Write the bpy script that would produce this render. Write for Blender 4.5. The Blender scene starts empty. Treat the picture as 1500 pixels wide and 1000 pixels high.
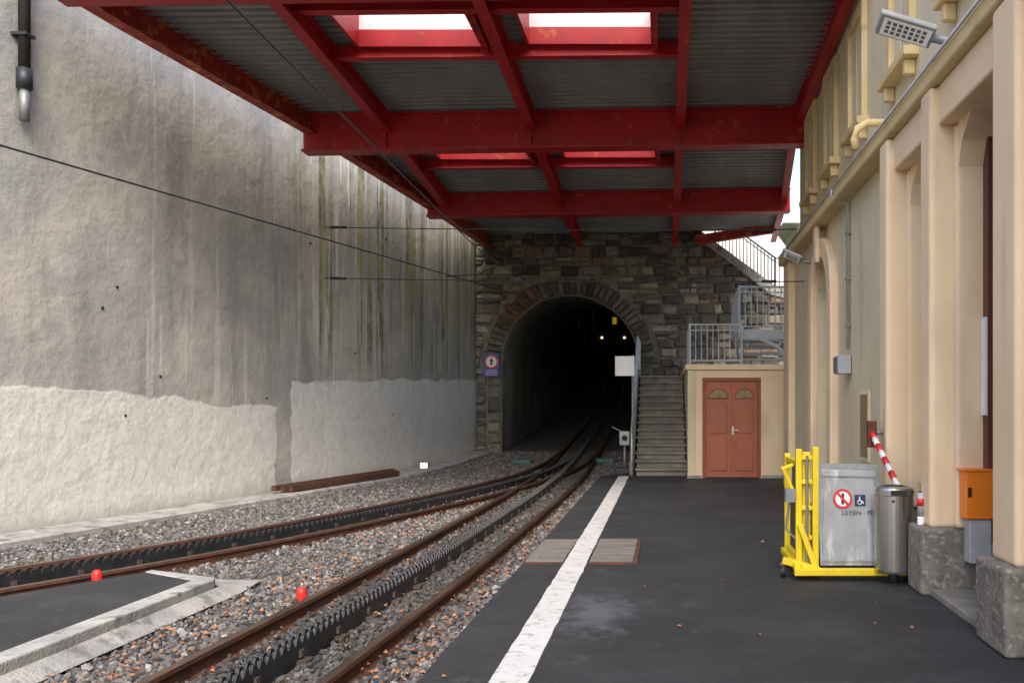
import bpy, bmesh, math, random
import numpy as np
from mathutils import Vector, Matrix
random.seed(7); rng=np.random.default_rng(7)
scene=bpy.context.scene
COL=scene.collection
# ---------------------------------------------------------------- materials
def mat(name,c1,c2=None,scale=4.0,rough=0.8,metal=0.0,bump=0.0,bscale=None,stretch=(1,1,1),detail=3,lo=0.35,hi=0.65,c3=None,s3=20,f3=0.5,bdist=0.02,spec=0.5,st3=None):
    m=bpy.data.materials.new(name); m.use_nodes=True
    nt=m.node_tree; N=nt.nodes; L=nt.links; b=N['Principled BSDF']
    b.inputs['Roughness'].default_value=rough; b.inputs['Metallic'].default_value=metal
    b.inputs['Specular IOR Level'].default_value=spec
    geo=N.new('ShaderNodeNewGeometry'); mp=N.new('ShaderNodeMapping'); mp.inputs['Scale'].default_value=stretch
    L.new(geo.outputs['Position'],mp.inputs['Vector'])
    if c2 is None: c2=tuple(x*0.8 for x in c1)
    n=N.new('ShaderNodeTexNoise'); n.inputs['Scale'].default_value=scale; n.inputs['Detail'].default_value=detail; n.inputs['Roughness'].default_value=0.6
    L.new(mp.outputs[0],n.inputs['Vector'])
    r=N.new('ShaderNodeValToRGB'); r.color_ramp.elements[0].position=lo; r.color_ramp.elements[1].position=hi
    r.color_ramp.elements[0].color=(*c1,1); r.color_ramp.elements[1].color=(*c2,1)
    L.new(n.outputs[0],r.inputs[0]); out=r.outputs[0]
    if c3 is not None:
        n3=N.new('ShaderNodeTexNoise'); n3.inputs['Scale'].default_value=s3; n3.inputs['Detail'].default_value=4
        if st3:
            mp3=N.new('ShaderNodeMapping'); mp3.inputs['Scale'].default_value=st3; L.new(geo.outputs['Position'],mp3.inputs['Vector']); L.new(mp3.outputs[0],n3.inputs['Vector'])
        else: L.new(geo.outputs['Position'],n3.inputs['Vector'])
        r3=N.new('ShaderNodeValToRGB'); r3.color_ramp.elements[0].position=f3; r3.color_ramp.elements[1].position=min(1,f3+0.12)
        L.new(n3.outputs[0],r3.inputs[0])
        mx=N.new('ShaderNodeMixRGB'); mx.inputs[2].default_value=(*c3,1)
        L.new(r3.outputs[0],mx.inputs[0]); L.new(out,mx.inputs[1]); out=mx.outputs[0]
    L.new(out,b.inputs['Base Color'])
    if bump>0:
        nb=N.new('ShaderNodeTexNoise'); nb.inputs['Scale'].default_value=bscale or scale*6; nb.inputs['Detail'].default_value=3
        L.new(geo.outputs['Position'],nb.inputs['Vector'])
        bp=N.new('ShaderNodeBump'); bp.inputs['Strength'].default_value=bump; bp.inputs['Distance'].default_value=bdist
        L.new(nb.outputs[0],bp.inputs['Height']); L.new(bp.outputs[0],b.inputs['Normal'])
    return m
def emat(name,c,s):
    m=bpy.data.materials.new(name); m.use_nodes=True
    b=m.node_tree.nodes['Principled BSDF']; b.inputs['Base Color'].default_value=(*c,1)
    b.inputs['Emission Color'].default_value=(*c,1); b.inputs['Emission Strength'].default_value=s
    return m
M={}
M['red']=mat('red_steel',(0.48,0.010,0.016),(0.34,0.008,0.012),1.5,0.45,0,0,30,c3=(0.50,0.12,0.02),s3=4.5,f3=0.63)
M['rustred']=mat('rust_red_steel',(0.42,0.018,0.012),(0.27,0.02,0.012),2,0.6,0,0.2,30,c3=(0.50,0.15,0.03),s3=5.5,f3=0.52)
M['deck']=mat('galvanised_deck',(0.30,0.315,0.32),(0.21,0.225,0.235),1.2,0.5,0.2,stretch=(1,0.3,1))
M['white']=mat('white_paint',(0.8,0.8,0.8),(0.7,0.7,0.72),3,0.5)
M['cream']=mat('cream_plaster',(0.66,0.58,0.40),(0.59,0.52,0.37),1.5,0.85,0,0.15,60,bdist=0.004,c3=(0.50,0.45,0.33),s3=1.6,f3=0.56,st3=(1,1.5,0.25))
M['peach']=mat('peach_stone',(0.80,0.63,0.43),(0.74,0.56,0.37),1.0,0.75,0,0.15,40,c3=(0.62,0.49,0.35),s3=1.8,f3=0.56,bdist=0.004,st3=(1,2,0.35))
M['ochre']=mat('ochre_trim',(0.66,0.52,0.28),(0.58,0.45,0.23),1.5,0.7,c3=(0.42,0.34,0.20),s3=3,f3=0.6)
M['plinth']=mat('plinth_stone',(0.22,0.20,0.175),(0.12,0.11,0.095),5,0.9,0,0.8,18,c3=(0.30,0.28,0.25),s3=24,f3=0.55)
M['door']=mat('terracotta_door_paint',(0.42,0.125,0.065),(0.36,0.105,0.055),3,0.55)
M['doorframe']=mat('door_frame_paint',(0.30,0.08,0.04),None,3,0.55)
M['brown']=mat('brown_window_paint',(0.12,0.035,0.02),None,3,0.5)
M['glass']=mat('dark_glass',(0.03,0.035,0.04),(0.05,0.05,0.055),2,0.08,0)
M['wood_pane']=mat('fan_pane',(0.30,0.22,0.12),None,5,0.3)
M['conc']=mat('concrete',(0.36,0.36,0.35),(0.24,0.24,0.235),2.5,0.9,0,0.5,40,c3=(0.15,0.15,0.145),s3=6,f3=0.55)
M['iron']=mat('grey_blue_iron',(0.46,0.52,0.58),(0.36,0.41,0.46),4,0.5,0.0)
M['dkiron']=mat('dark_iron',(0.03,0.035,0.045),None,4,0.5,0.2)
M['black']=mat('black_rubber',(0.02,0.02,0.02),None,4,0.6)
M['rail']=mat('rusty_rail',(0.12,0.047,0.026),(0.06,0.028,0.019),6,0.75,0.2,0.4,60)
M['railtop']=mat('rail_head',(0.20,0.13,0.09),(0.10,0.065,0.05),4,0.36,0.7,stretch=(1,0.3,1))
M['rack']=mat('greasy_rack',(0.016,0.018,0.022),(0.03,0.032,0.036),8,0.38,0.3,0.3,60)
M['sleeper']=mat('sleeper_steel',(0.07,0.05,0.04),(0.04,0.03,0.025),5,0.8)
M['yellow']=mat('yellow_paint',(0.80,0.62,0.02),(0.70,0.52,0.02),4,0.4,c3=(0.25,0.18,0.05),s3=14,f3=0.66)
M['alu']=mat('aluminium_sheet',(0.36,0.38,0.40),(0.26,0.28,0.30),3,0.42,0.5,0.1,30,c3=(0.50,0.52,0.53),s3=9,f3=0.56,st3=(1,1,0.4))
M['steel']=mat('brushed_steel',(0.50,0.50,0.50),(0.40,0.40,0.40),3,0.28,0.95,stretch=(1,1,0.1))
M['orange']=mat('orange_enamel',(0.85,0.22,0.015),(0.76,0.19,0.015),3,0.4)
M['greybox']=mat('grey_enamel',(0.42,0.44,0.46),None,3,0.5)
M['redp']=mat('signal_red',(0.65,0.02,0.02),None,3,0.4)
M['blue']=mat('sign_blue',(0.01,0.05,0.32),None,3,0.4)
M['dblue']=mat('navy',(0.01,0.02,0.08),None,3,0.4)
M['pipe']=mat('zinc_pipe',(0.25,0.27,0.29),None,3,0.5,0.4)
M['leaf']=mat('dead_leaves',(0.24,0.09,0.04),(0.34,0.17,0.08),9,0.8)
M['plank']=mat('weathered_planks',(0.19,0.17,0.155),(0.11,0.10,0.09),3,0.9,0,0.6,25,stretch=(0.5,6,1))
M['steps']=mat('step_stone',(0.25,0.235,0.205),(0.16,0.15,0.135),3,0.9,0,0.5,25)
M['lite']=mat('pale_render',(0.66,0.66,0.66),(0.56,0.56,0.56),1,0.9)
M['hill']=mat('hill_grass',(0.06,0.09,0.03),(0.10,0.09,0.05),0.6,0.95)
M['teal']=mat('teal_paint',(0.02,0.12,0.10),None,4,0.5)
M['lampw']=emat('lamp_lens',(0.85,0.87,0.9),0.15)
M['glow']=emat('sun_spot_glow',(1.0,0.95,0.85),2.5)  # emission standing in for a patch of sun, no real lamp
M['head']=emat('headlight',(1.0,0.66,0.36),2.6)
M['yem']=emat('yellow_marker',(0.8,0.5,0.02),0.3)
M['trainbody']=mat('train_body',(0.04,0.04,0.045),None,3,0.4)

def nodes_of(m): return m.node_tree.nodes,m.node_tree.links,m.node_tree.nodes['Principled BSDF']
def newmat(name):
    m=bpy.data.materials.new(name); m.use_nodes=True; return m
def mth(N,L,op,a,b=None,c=None,clamp=False):
    n=N.new('ShaderNodeMath'); n.operation=op; n.use_clamp=clamp
    for i,v in enumerate((a,b,c)):
        if v is None: continue
        if isinstance(v,(int,float)): n.inputs[i].default_value=v
        else: L.new(v,n.inputs[i])
    return n.outputs[0]
def noise(N,L,vec,scale,detail=4,rough=0.6,stretch=None):
    if stretch:
        mp=N.new('ShaderNodeMapping'); mp.inputs['Scale'].default_value=stretch; L.new(vec,mp.inputs['Vector']); vec=mp.outputs[0]
    n=N.new('ShaderNodeTexNoise'); n.inputs['Scale'].default_value=scale; n.inputs['Detail'].default_value=min(detail,5); n.inputs['Roughness'].default_value=rough
    L.new(vec,n.inputs['Vector']); return n.outputs[0]
def sstep(N,L,v,a,b):
    n=N.new('ShaderNodeMapRange'); n.interpolation_type='SMOOTHSTEP'; n.inputs['From Min'].default_value=a; n.inputs['From Max'].default_value=b
    L.new(v,n.inputs['Value']); return n.outputs[0]
def mixc(N,L,f,a,b,mode='MIX'):
    n=N.new('ShaderNodeMixRGB'); n.blend_type=mode
    if isinstance(f,(int,float)): n.inputs[0].default_value=f
    else: L.new(f,n.inputs[0])
    for i,v in ((1,a),(2,b)):
        if isinstance(v,tuple): n.inputs[i].default_value=(*v,1)
        else: L.new(v,n.inputs[i])
    return n.outputs[0]

# retaining wall material
m=newmat('retaining_wall_concrete'); N,L,B=nodes_of(m); geo=N.new('ShaderNodeNewGeometry'); P=geo.outputs['Position']
sep=N.new('ShaderNodeSeparateXYZ'); L.new(P,sep.inputs[0]); Y=sep.outputs[1]; Z=sep.outputs[2]
n1=noise(N,L,P,0.40,5); n2=noise(N,L,P,1.0,5,0.65,(1,1.2,0.14)); n3=noise(N,L,P,9,3,0.7); n4=noise(N,L,P,1.7,5,0.7)
base=mixc(N,L,sstep(N,L,n1,0.38,0.62),(0.31,0.31,0.30),(0.44,0.415,0.37))
base=mixc(N,L,mth(N,L,'MULTIPLY',sstep(N,L,n4,0.42,0.66),0.45),base,(0.25,0.25,0.245))
base=mixc(N,L,mth(N,L,'MULTIPLY',sstep(N,L,n2,0.49,0.62),0.55),base,(0.205,0.205,0.20))
base=mixc(N,L,mth(N,L,'MULTIPLY',sstep(N,L,noise(N,L,P,2.3,3,0.6,(1,2.2,0.08)),0.59,0.67),0.4),base,(0.54,0.53,0.50))
nf=noise(N,L,P,14,4,0.75)
base=mixc(N,L,mth(N,L,'MULTIPLY',sstep(N,L,nf,0.55,0.75),0.3),base,(0.18,0.18,0.175))
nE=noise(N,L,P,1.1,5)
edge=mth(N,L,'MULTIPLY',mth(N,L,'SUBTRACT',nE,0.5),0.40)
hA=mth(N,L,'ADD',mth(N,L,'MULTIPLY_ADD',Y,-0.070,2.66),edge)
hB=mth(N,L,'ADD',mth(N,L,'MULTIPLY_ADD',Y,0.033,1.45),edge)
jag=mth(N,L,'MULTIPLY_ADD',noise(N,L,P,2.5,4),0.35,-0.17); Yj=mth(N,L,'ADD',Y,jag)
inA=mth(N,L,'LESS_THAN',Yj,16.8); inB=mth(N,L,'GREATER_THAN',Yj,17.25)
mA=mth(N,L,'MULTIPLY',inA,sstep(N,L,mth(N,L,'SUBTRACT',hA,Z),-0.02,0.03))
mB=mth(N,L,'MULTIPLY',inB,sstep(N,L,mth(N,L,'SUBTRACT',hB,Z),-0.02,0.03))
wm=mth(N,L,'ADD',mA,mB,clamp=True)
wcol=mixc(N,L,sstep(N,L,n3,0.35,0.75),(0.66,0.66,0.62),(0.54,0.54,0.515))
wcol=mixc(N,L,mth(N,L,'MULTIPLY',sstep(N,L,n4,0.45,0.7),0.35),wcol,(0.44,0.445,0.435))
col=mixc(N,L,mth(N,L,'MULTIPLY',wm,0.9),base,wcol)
st=noise(N,L,P,1.0,5,0.65,(0.0,2.7,0.05))
topf=mth(N,L,'ADD',Z,mth(N,L,'MULTIPLY',noise(N,L,P,1.0,4,0.7,(0,4.5,0)),3.4))
my=mth(N,L,'MULTIPLY',sstep(N,L,Y,16.9,18.0),sstep(N,L,topf,3.4,5.0))
brk=mth(N,L,'MULTIPLY_ADD',sstep(N,L,noise(N,L,P,5,4,0.7),0.35,0.6),0.5,0.5)
moss=mth(N,L,'MULTIPLY',mth(N,L,'MULTIPLY',mth(N,L,'MULTIPLY',sstep(N,L,st,0.50,0.555),my),0.88),brk)
mcol=mixc(N,L,sstep(N,L,noise(N,L,P,1.2,4,0.6,(0,1.3,0.4)),0.42,0.58),(0.27,0.27,0.085),(0.10,0.105,0.05))
col=mixc(N,L,moss,col,mcol)
wht=mth(N,L,'MULTIPLY',mth(N,L,'MULTIPLY',sstep(N,L,noise(N,L,P,1.0,5,0.7,(0,4.1,0.22)),0.56,0.60),my),0.65)
col=mixc(N,L,wht,col,(0.62,0.59,0.50))
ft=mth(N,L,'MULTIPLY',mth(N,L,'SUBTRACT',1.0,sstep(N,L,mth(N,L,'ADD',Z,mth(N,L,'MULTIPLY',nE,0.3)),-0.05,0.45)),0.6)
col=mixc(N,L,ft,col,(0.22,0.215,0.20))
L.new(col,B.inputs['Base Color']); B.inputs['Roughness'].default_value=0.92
bp=N.new('ShaderNodeBump'); bp.inputs['Strength'].default_value=0.6; bp.inputs['Distance'].default_value=0.05
hgt=mth(N,L,'ADD',noise(N,L,P,3.2,5,0.62),mth(N,L,'MULTIPLY',wm,0.2))
L.new(hgt,bp.inputs['Height']); L.new(bp.outputs[0],B.inputs['Normal']); M['wall']=m

# asphalt
m=newmat('asphalt'); N,L,B=nodes_of(m); geo=N.new('ShaderNodeNewGeometry'); P=geo.outputs['Position']
f=sstep(N,L,noise(N,L,P,0.9,5,0.65),0.35,0.7); g=noise(N,L,P,110,2)
col=mixc(N,L,f,(0.019,0.020,0.023),(0.034,0.035,0.038)); col=mixc(N,L,mth(N,L,'MULTIPLY',sstep(N,L,g,0.50,0.70),0.55),col,(0.080,0.082,0.087))
col=mixc(N,L,mth(N,L,'MULTIPLY',sstep(N,L,noise(N,L,P,2.2,5,0.75),0.58,0.64),0.4),col,(0.07,0.07,0.07))
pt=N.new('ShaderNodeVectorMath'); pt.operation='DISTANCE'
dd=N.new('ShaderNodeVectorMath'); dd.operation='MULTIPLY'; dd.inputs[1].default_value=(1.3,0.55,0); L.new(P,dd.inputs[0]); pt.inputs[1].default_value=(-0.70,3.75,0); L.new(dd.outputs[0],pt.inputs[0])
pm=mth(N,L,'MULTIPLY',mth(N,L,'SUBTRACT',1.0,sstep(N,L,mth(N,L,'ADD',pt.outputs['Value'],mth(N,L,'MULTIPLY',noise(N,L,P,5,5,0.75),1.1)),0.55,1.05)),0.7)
col=mixc(N,L,pm,col,(0.11,0.115,0.13))  # pale bluish wet patch, sky reflection painted into the base colour
L.new(col,B.inputs['Base Color'])
rr=mth(N,L,'MULTIPLY_ADD',f,-0.15,0.78); L.new(rr,B.inputs['Roughness']); B.inputs['Specular IOR Level'].default_value=0.35
bp=N.new('ShaderNodeBump'); bp.inputs['Strength'].default_value=0.7; bp.inputs['Distance'].default_value=0.007; L.new(g,bp.inputs['Height']); L.new(bp.outputs[0],B.inputs['Normal']); M['asphalt']=m
# line paint
m=newmat('worn_line_paint'); N,L,B=nodes_of(m); geo=N.new('ShaderNodeNewGeometry'); P=geo.outputs['Position']
w=sstep(N,L,noise(N,L,P,9,5,0.75),0.51,0.64); w2=noise(N,L,P,1.5,4)
L.new(mixc(N,L,mth(N,L,'MULTIPLY',w,0.65),mixc(N,L,w2,(0.60,0.60,0.60),(0.42,0.42,0.425)),(0.14,0.14,0.145)),B.inputs['Base Color']); B.inputs['Roughness'].default_value=0.75; M['line']=m
def vcmat(name,rough,bsc,bst,dirt=(0.05,0.05,0.05),df=0.3):
    m=newmat(name); N,L,B=nodes_of(m); a=N.new('ShaderNodeAttribute'); a.attribute_name='Col'
    geo=N.new('ShaderNodeNewGeometry'); P=geo.outputs['Position']; n=noise(N,L,P,bsc,4,0.7)
    L.new(mixc(N,L,mth(N,L,'MULTIPLY',sstep(N,L,n,0.45,0.7),df),a.outputs['Color'],dirt),B.inputs['Base Color'])
    B.inputs['Roughness'].default_value=rough
    if bst>0:
        bp=N.new('ShaderNodeBump'); bp.inputs['Strength'].default_value=bst; bp.inputs['Distance'].default_value=0.03; L.new(n,bp.inputs['Height']); L.new(bp.outputs[0],B.inputs['Normal'])
    return m
M['stonevc']=vcmat('ballast_stone',0.85,60,0.0)
M['masonvc']=vcmat('masonry_stone',0.88,7,1.0,(0.05,0.047,0.042),0.6)
M['mortar']=mat('mortar',(0.24,0.22,0.19),(0.13,0.12,0.105),3,0.95,0,0.6,20)
M['ballast']=mat('ballast_bed',(0.04,0.038,0.037),(0.11,0.10,0.095),30,0.95,0,1.0,28,bdist=0.05)
M['tunnel']=mat('tunnel_lining',(0.33,0.32,0.30),(0.18,0.18,0.17),1.2,0.9,0,0.6,8,stretch=(1,1,0.3))
m=newmat('skylight_glass'); N,L,B=nodes_of(m)
N.remove(B)
tr=N.new('ShaderNodeBsdfTranslucent'); tr.inputs[0].default_value=(0.95,0.95,0.97,1); tp=N.new('ShaderNodeBsdfTransparent'); mx=N.new('ShaderNodeMixShader'); mx.inputs[0].default_value=0.6
L.new(tr.outputs[0],mx.inputs[1]); L.new(tp.outputs[0],mx.inputs[2]); L.new(mx.outputs[0],N['Material Output'].inputs[0]); M['glaz']=m

# ---------------------------------------------------------------- geometry helpers
def empty(name,loc=(0,0,0)):
    e=bpy.data.objects.new(name,None); COL.objects.link(e); return e
def mkobj(name,verts,faces,mt,parent=None,smooth=False,mats=None,midx=None):
    me=bpy.data.meshes.new(name); me.from_pydata([tuple(map(float,v)) for v in verts],[],faces)
    bm=bmesh.new(); bm.from_mesh(me); bmesh.ops.recalc_face_normals(bm,faces=bm.faces); bm.to_mesh(me); bm.free()
    if mats:
        for k in mats: me.materials.append(k)
        if midx is not None: me.polygons.foreach_set('material_index',midx)
    else: me.materials.append(mt)
    if smooth:
        for p in me.polygons: p.use_smooth=True
    o=bpy.data.objects.new(name,me); COL.objects.link(o)
    if parent: o.parent=parent
    return o
def bevel(o,w,s=2):
    b=o.modifiers.new('bev','BEVEL'); b.width=w; b.segments=s; b.limit_method='ANGLE'; b.angle_limit=0.6; return o
BF=[(0,1,2,3),(4,7,6,5),(0,4,5,1),(1,5,6,2),(2,6,7,3),(3,7,4,0)]
def box(name,x0,x1,y0,y1,z0,z1,mt,parent=None,bv=0,seg=2):
    v=[(x0,y0,z0),(x1,y0,z0),(x1,y1,z0),(x0,y1,z0),(x0,y0,z1),(x1,y0,z1),(x1,y1,z1),(x0,y1,z1)]
    o=mkobj(name,v,BF,mt,parent)
    if bv: bevel(o,bv,seg)
    return o
class Acc:
    def __init__(s): s.v=[];s.f=[]
    def add(s,v,f):
        n=len(s.v); s.v+=list(v); s.f+=[tuple(i+n for i in q) for q in f]
    def box(s,x0,x1,y0,y1,z0,z1):
        s.add([(x0,y0,z0),(x1,y0,z0),(x1,y1,z0),(x0,y1,z0),(x0,y0,z1),(x1,y0,z1),(x1,y1,z1),(x0,y1,z1)],BF)
    def beam(s,a,b,w,h,up=(0,0,1)):
        a=Vector(a);b=Vector(b);d=(b-a).normalized(); up=Vector(up)
        if abs(d.dot(up))>0.99: up=Vector((0,1,0))
        r=d.cross(up).normalized(); u=r.cross(d).normalized()
        vs=[]
        for p in (a,b):
            for sx,sy in ((-1,-1),(1,-1),(1,1),(-1,1)): vs.append(tuple(p+r*sx*w/2+u*sy*h/2))
        s.add(vs,[(0,1,2,3),(4,7,6,5),(0,4,5,1),(1,5,6,2),(2,6,7,3),(3,7,4,0)])
    def tube(s,pts,r,n=8):
        pts=[Vector(p) for p in pts]; rings=[]
        for i,p in enumerate(pts):
            d=(pts[min(i+1,len(pts)-1)]-pts[max(i-1,0)]).normalized(); up=Vector((0,0,1))
            if abs(d.z)>0.95: up=Vector((0,1,0))
            a=d.cross(up).normalized(); b=a.cross(d)
            rings.append([tuple(p+(a*math.cos(t)+b*math.sin(t))*r) for t in [2*math.pi*k/n for k in range(n)]])
        v=[q for R in rings for q in R]; f=[]
        for i in range(len(pts)-1):
            for k in range(n):
                f.append((i*n+k,i*n+(k+1)%n,(i+1)*n+(k+1)%n,(i+1)*n+k))
        f.append(tuple(range(n))[::-1]); f.append(tuple(range((len(pts)-1)*n,len(pts)*n)))
        s.add(v,f)
    def obj(s,name,mt,parent=None,bv=0,smooth=False):
        o=mkobj(name,s.v,s.f,mt,parent,smooth)
        if bv: bevel(o,bv)
        return o
def tube(name,pts,r,mt,parent=None,n=10,smooth=True):
    a=Acc(); a.tube(pts,r,n); o=a.obj(name,mt,parent,smooth=smooth); 
    return o
def extr(name,poly,axis,a,b,mt,parent=None,bv=0):
    """poly: 2D points. axis 'x': (y,z); 'y': (x,z); 'z': (x,y)"""
    def P(p,t): return {'x':(t,p[0],p[1]),'y':(p[0],t,p[1]),'z':(p[0],p[1],t)}[axis]
    n=len(poly); v=[P(p,a) for p in poly]+[P(p,b) for p in poly]
    f=[tuple(range(n)),tuple(range(n,2*n))[::-1]]+[(i,(i+1)%n,n+(i+1)%n,n+i) for i in range(n)]
    o=mkobj(name,v,f,mt,parent)
    if bv: bevel(o,bv)
    return o
def cr(points,step=0.3):
    P=[Vector(p) for p in points]; P=[P[0]*2-P[1]]+P+[P[-1]*2-P[-2]]; out=[]
    for i in range(1,len(P)-2):
        n=max(1,int((P[i+1]-P[i]).length/step))
        for k in range(n):
            t=k/n; a,b,c,d=P[i-1],P[i],P[i+1],P[i+2]
            out.append(0.5*((2*b)+(c-a)*t+(2*a-5*b+4*c-d)*t*t+(3*b-a-3*c+d)*t**3))
    out.append(P[-2]); return out
def sweep(name,path,prof,mats,midx,parent=None,closed=True,smooth=False,off=0.0):
    n=len(prof); v=[];f=[];mi=[]
    for i,p in enumerate(path):
        d=(path[min(i+1,len(path)-1)]-path[max(i-1,0)]); d.z=0; d.normalize(); r=Vector((d.y,-d.x,0))
        for (u,w) in prof: v.append(tuple(p+r*(u+off)+Vector((0,0,w))))
    m=n if closed else n-1
    for i in range(len(path)-1):
        for k in range(m):
            f.append((i*n+k,i*n+(k+1)%n,(i+1)*n+(k+1)%n,(i+1)*n+k)); mi.append(midx[k] if midx else 0)
    return mkobj(name,v,f,None,parent,smooth,mats,mi)

# ---------------------------------------------------------------- world + camera + sun
def railz(d): return float(np.interp(d,[-10,16,20,23,26,33,40,50,62,80],[-0.05,-0.05,0.0,0.12,0.30,0.78,1.4,2.75,4.8,8.0]))
w=bpy.data.worlds.new("World"); scene.world=w; w.use_nodes=True
nt=w.node_tree; bg=nt.nodes['Background']; sky=nt.nodes.new('ShaderNodeTexSky'); sky.sky_type='NISHITA'; sky.sun_disc=False
SEL=math.radians(46); SROT=math.radians(168)   # sun behind the camera
sky.sun_elevation=SEL; sky.sun_rotation=SROT; sky.dust_density=4.0; sky.air_density=1.1
nt.links.new(sky.outputs[0],bg.inputs[0]); bg.inputs[1].default_value=0.46
sl=bpy.data.lights.new('sun','SUN'); sl.energy=2.2; sl.angle=math.radians(25); sl.color=(1,0.93,0.83)
so=bpy.data.objects.new('sun',sl); COL.objects.link(so)
sd=Vector((math.sin(SROT)*math.cos(SEL),math.cos(SROT)*math.cos(SEL),math.sin(SEL)))
so.rotation_euler=sd.to_track_quat('Z','Y').to_euler(); so.location=sd*50
cam=bpy.data.cameras.new('camera'); co=bpy.data.objects.new('camera',cam); COL.objects.link(co); scene.camera=co
co.location=(0,0,1.6); co.rotation_euler=(math.pi/2,0,0); cam.lens=31.2; cam.sensor_width=36; cam.shift_x=-0.15; cam.shift_y=0.06; cam.clip_end=2000
scene.view_settings.view_transform='Standard'; scene.view_settings.look='None'; scene.view_settings.exposure=0

# ---------------------------------------------------------------- ground
mkobj('ground',[(-600,-600,-0.5),(600,-600,-0.5),(600,600,-0.5),(-600,600,-0.5)],[(0,1,2,3)],M['hill'])
wallp=[(-12.2,-6),(-10.9,0),(-9.9,5),(-8.55,11.4),(-7.35,16.9),(-6.3,20.8),(-5.5,26.0)]
WP=cr([(x,y,0) for x,y in wallp],0.3)
def wallx(d): return float(np.interp(d,[p.y for p in WP],[p.x for p in WP]))
ys=np.concatenate([np.arange(-6,26,0.4),np.arange(26,82,1.0)])
v=[];f=[];nx=24
for y in ys:
    x0=wallx(y)-0.1 if y<26 else -6.2; x1=-1.45 if y<19.3 else (-0.7 if y<26 else 0.5)
    if y>=26:
        c=np.interp(y,[26,40,55,62,80],[-2.8,-2.85,-3.2,-3.6,-4.6]); x0=c-2.05;x1=c+2.05
    for k in range(nx+1):
        x=x0+(x1-x0)*k/nx; v.append((x,y,railz(y)-0.14+rng.normal()*0.008))
for j in range(len(ys)-1):
    for k in range(nx): a=j*(nx+1)+k; f.append((a,a+1,a+nx+2,a+nx+1))
mkobj('ballast_bed',v,f,M['ballast'])

# ---------------------------------------------------------------- tracks
mainpts=[(-2.62,-6),(-2.62,2),(-2.57,5.2),(-2.45,9),(-2.36,17),(-2.36,21),(-2.40,26),(-2.55,40),(-3.05,55),(-3.45,62),(-4.3,78)]
main=cr([(x,y,0) for x,y in mainpts],0.3)
for p in main: p.z=railz(p.y)
sidep=[(-10.0,1.0),(-8.5,4.3),(-7.05,6.9),(-5.75,9.5),(-4.80,12.1),(-3.82,15.7),(-3.05,19),(-2.58,22),(-2.42,25.5)]
side=cr([(x,y,0) for x,y in sidep],0.3)
for p in side: p.z=railz(p.y)-0.004
RP=[(-0.033,0),(0.033,0),(0.035,-0.03),(0.01,-0.045),(0.01,-0.12),(0.06,-0.135),(0.06,-0.145),(-0.06,-0.145),(-0.06,-0.135),(-0.01,-0.12),(-0.01,-0.045),(-0.035,-0.03)]
RM=[1]+[0]*11
BP=[(-0.012,-0.13),(-0.012,0.0),(0.012,0.0),(0.012,-0.13)]
def track(name,path,ymin,ymax):
    t=empty(name)
    for s in (-0.53,0.53): sweep('rail',path,RP,[M['rail'],M['railtop']],RM,t,off=s)
    for s in (-0.03,0.03): sweep('rack_bar',path,BP,[M['rack']],None,t,off=s)
    S=[0]; 
    for i in range(1,len(path)): S.append(S[-1]+(path[i]-path[i-1]).length)
    X=[p.x for p in path];Yv=[p.y for p in path];Zv=[p.z for p in path]
    def at(s):
        q=Vector((np.interp(s,S,X),np.interp(s,S,Yv),np.interp(s,S,Zv))); e=Vector((np.interp(s+0.05,S,X),np.interp(s+0.05,S,Yv),0)); d=(e-Vector((q.x,q.y,0)))
        if d.length<1e-6: d=Vector((0,1,0))
        d.normalize(); return q,d,Vector((d.y,-d.x,0))
    te=Acc(); s=0.1
    while s<S[-1]-0.2:
        q,d,r=at(s)
        if q.y>45: break
        for sx,o in ((-0.03,0),(0.03,0.05)):
            c=q+d*o+r*sx; vs=[]
            for hz,hl in ((-0.002,0.040),(0.045,0.020)):
                for a,b in ((-1,-1),(1,-1),(1,1),(-1,1)): vs.append(tuple(c+r*a*0.013+d*b*hl+Vector((0,0,hz))))
            te.add(vs,BF)
        s+=0.10
    te.obj('rack_teeth',M['rack'],t)
    sl=Acc(); cl=Acc(); s=0.3
    while s<S[-1]-0.3:
        q,d,r=at(s)
        if q.y>50: break
        a=q+Vector((0,0,-0.175)); sl.beam(a-r*0.9,a+r*0.9,0.20,0.06)
        for e in (-0.53,0.53):
            for k in (-0.075,0.075):
                c=q+r*(e+k)+Vector((0,0,-0.118)); cl.beam(c-d*0.045,c+d*0.045,0.05,0.035)
                cl.tube([c,c+Vector((0,0,0.045))],0.014,6)
        c=q+Vector((0,0,-0.115)); cl.beam(c-d*0.06,c+d*0.06,0.22,0.03); cl.beam(q-r*0.06-Vector((0,0,0.06)),q+r*0.06-Vector((0,0,0.06)),0.05,0.05)
        s+=0.62
    sl.obj('sleepers',M['sleeper'],t); cl.obj('rail_clips',M['sleeper'],t)
    return t
track('railway_track',main,0,60); track('railway_track',side,0,25)

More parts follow.
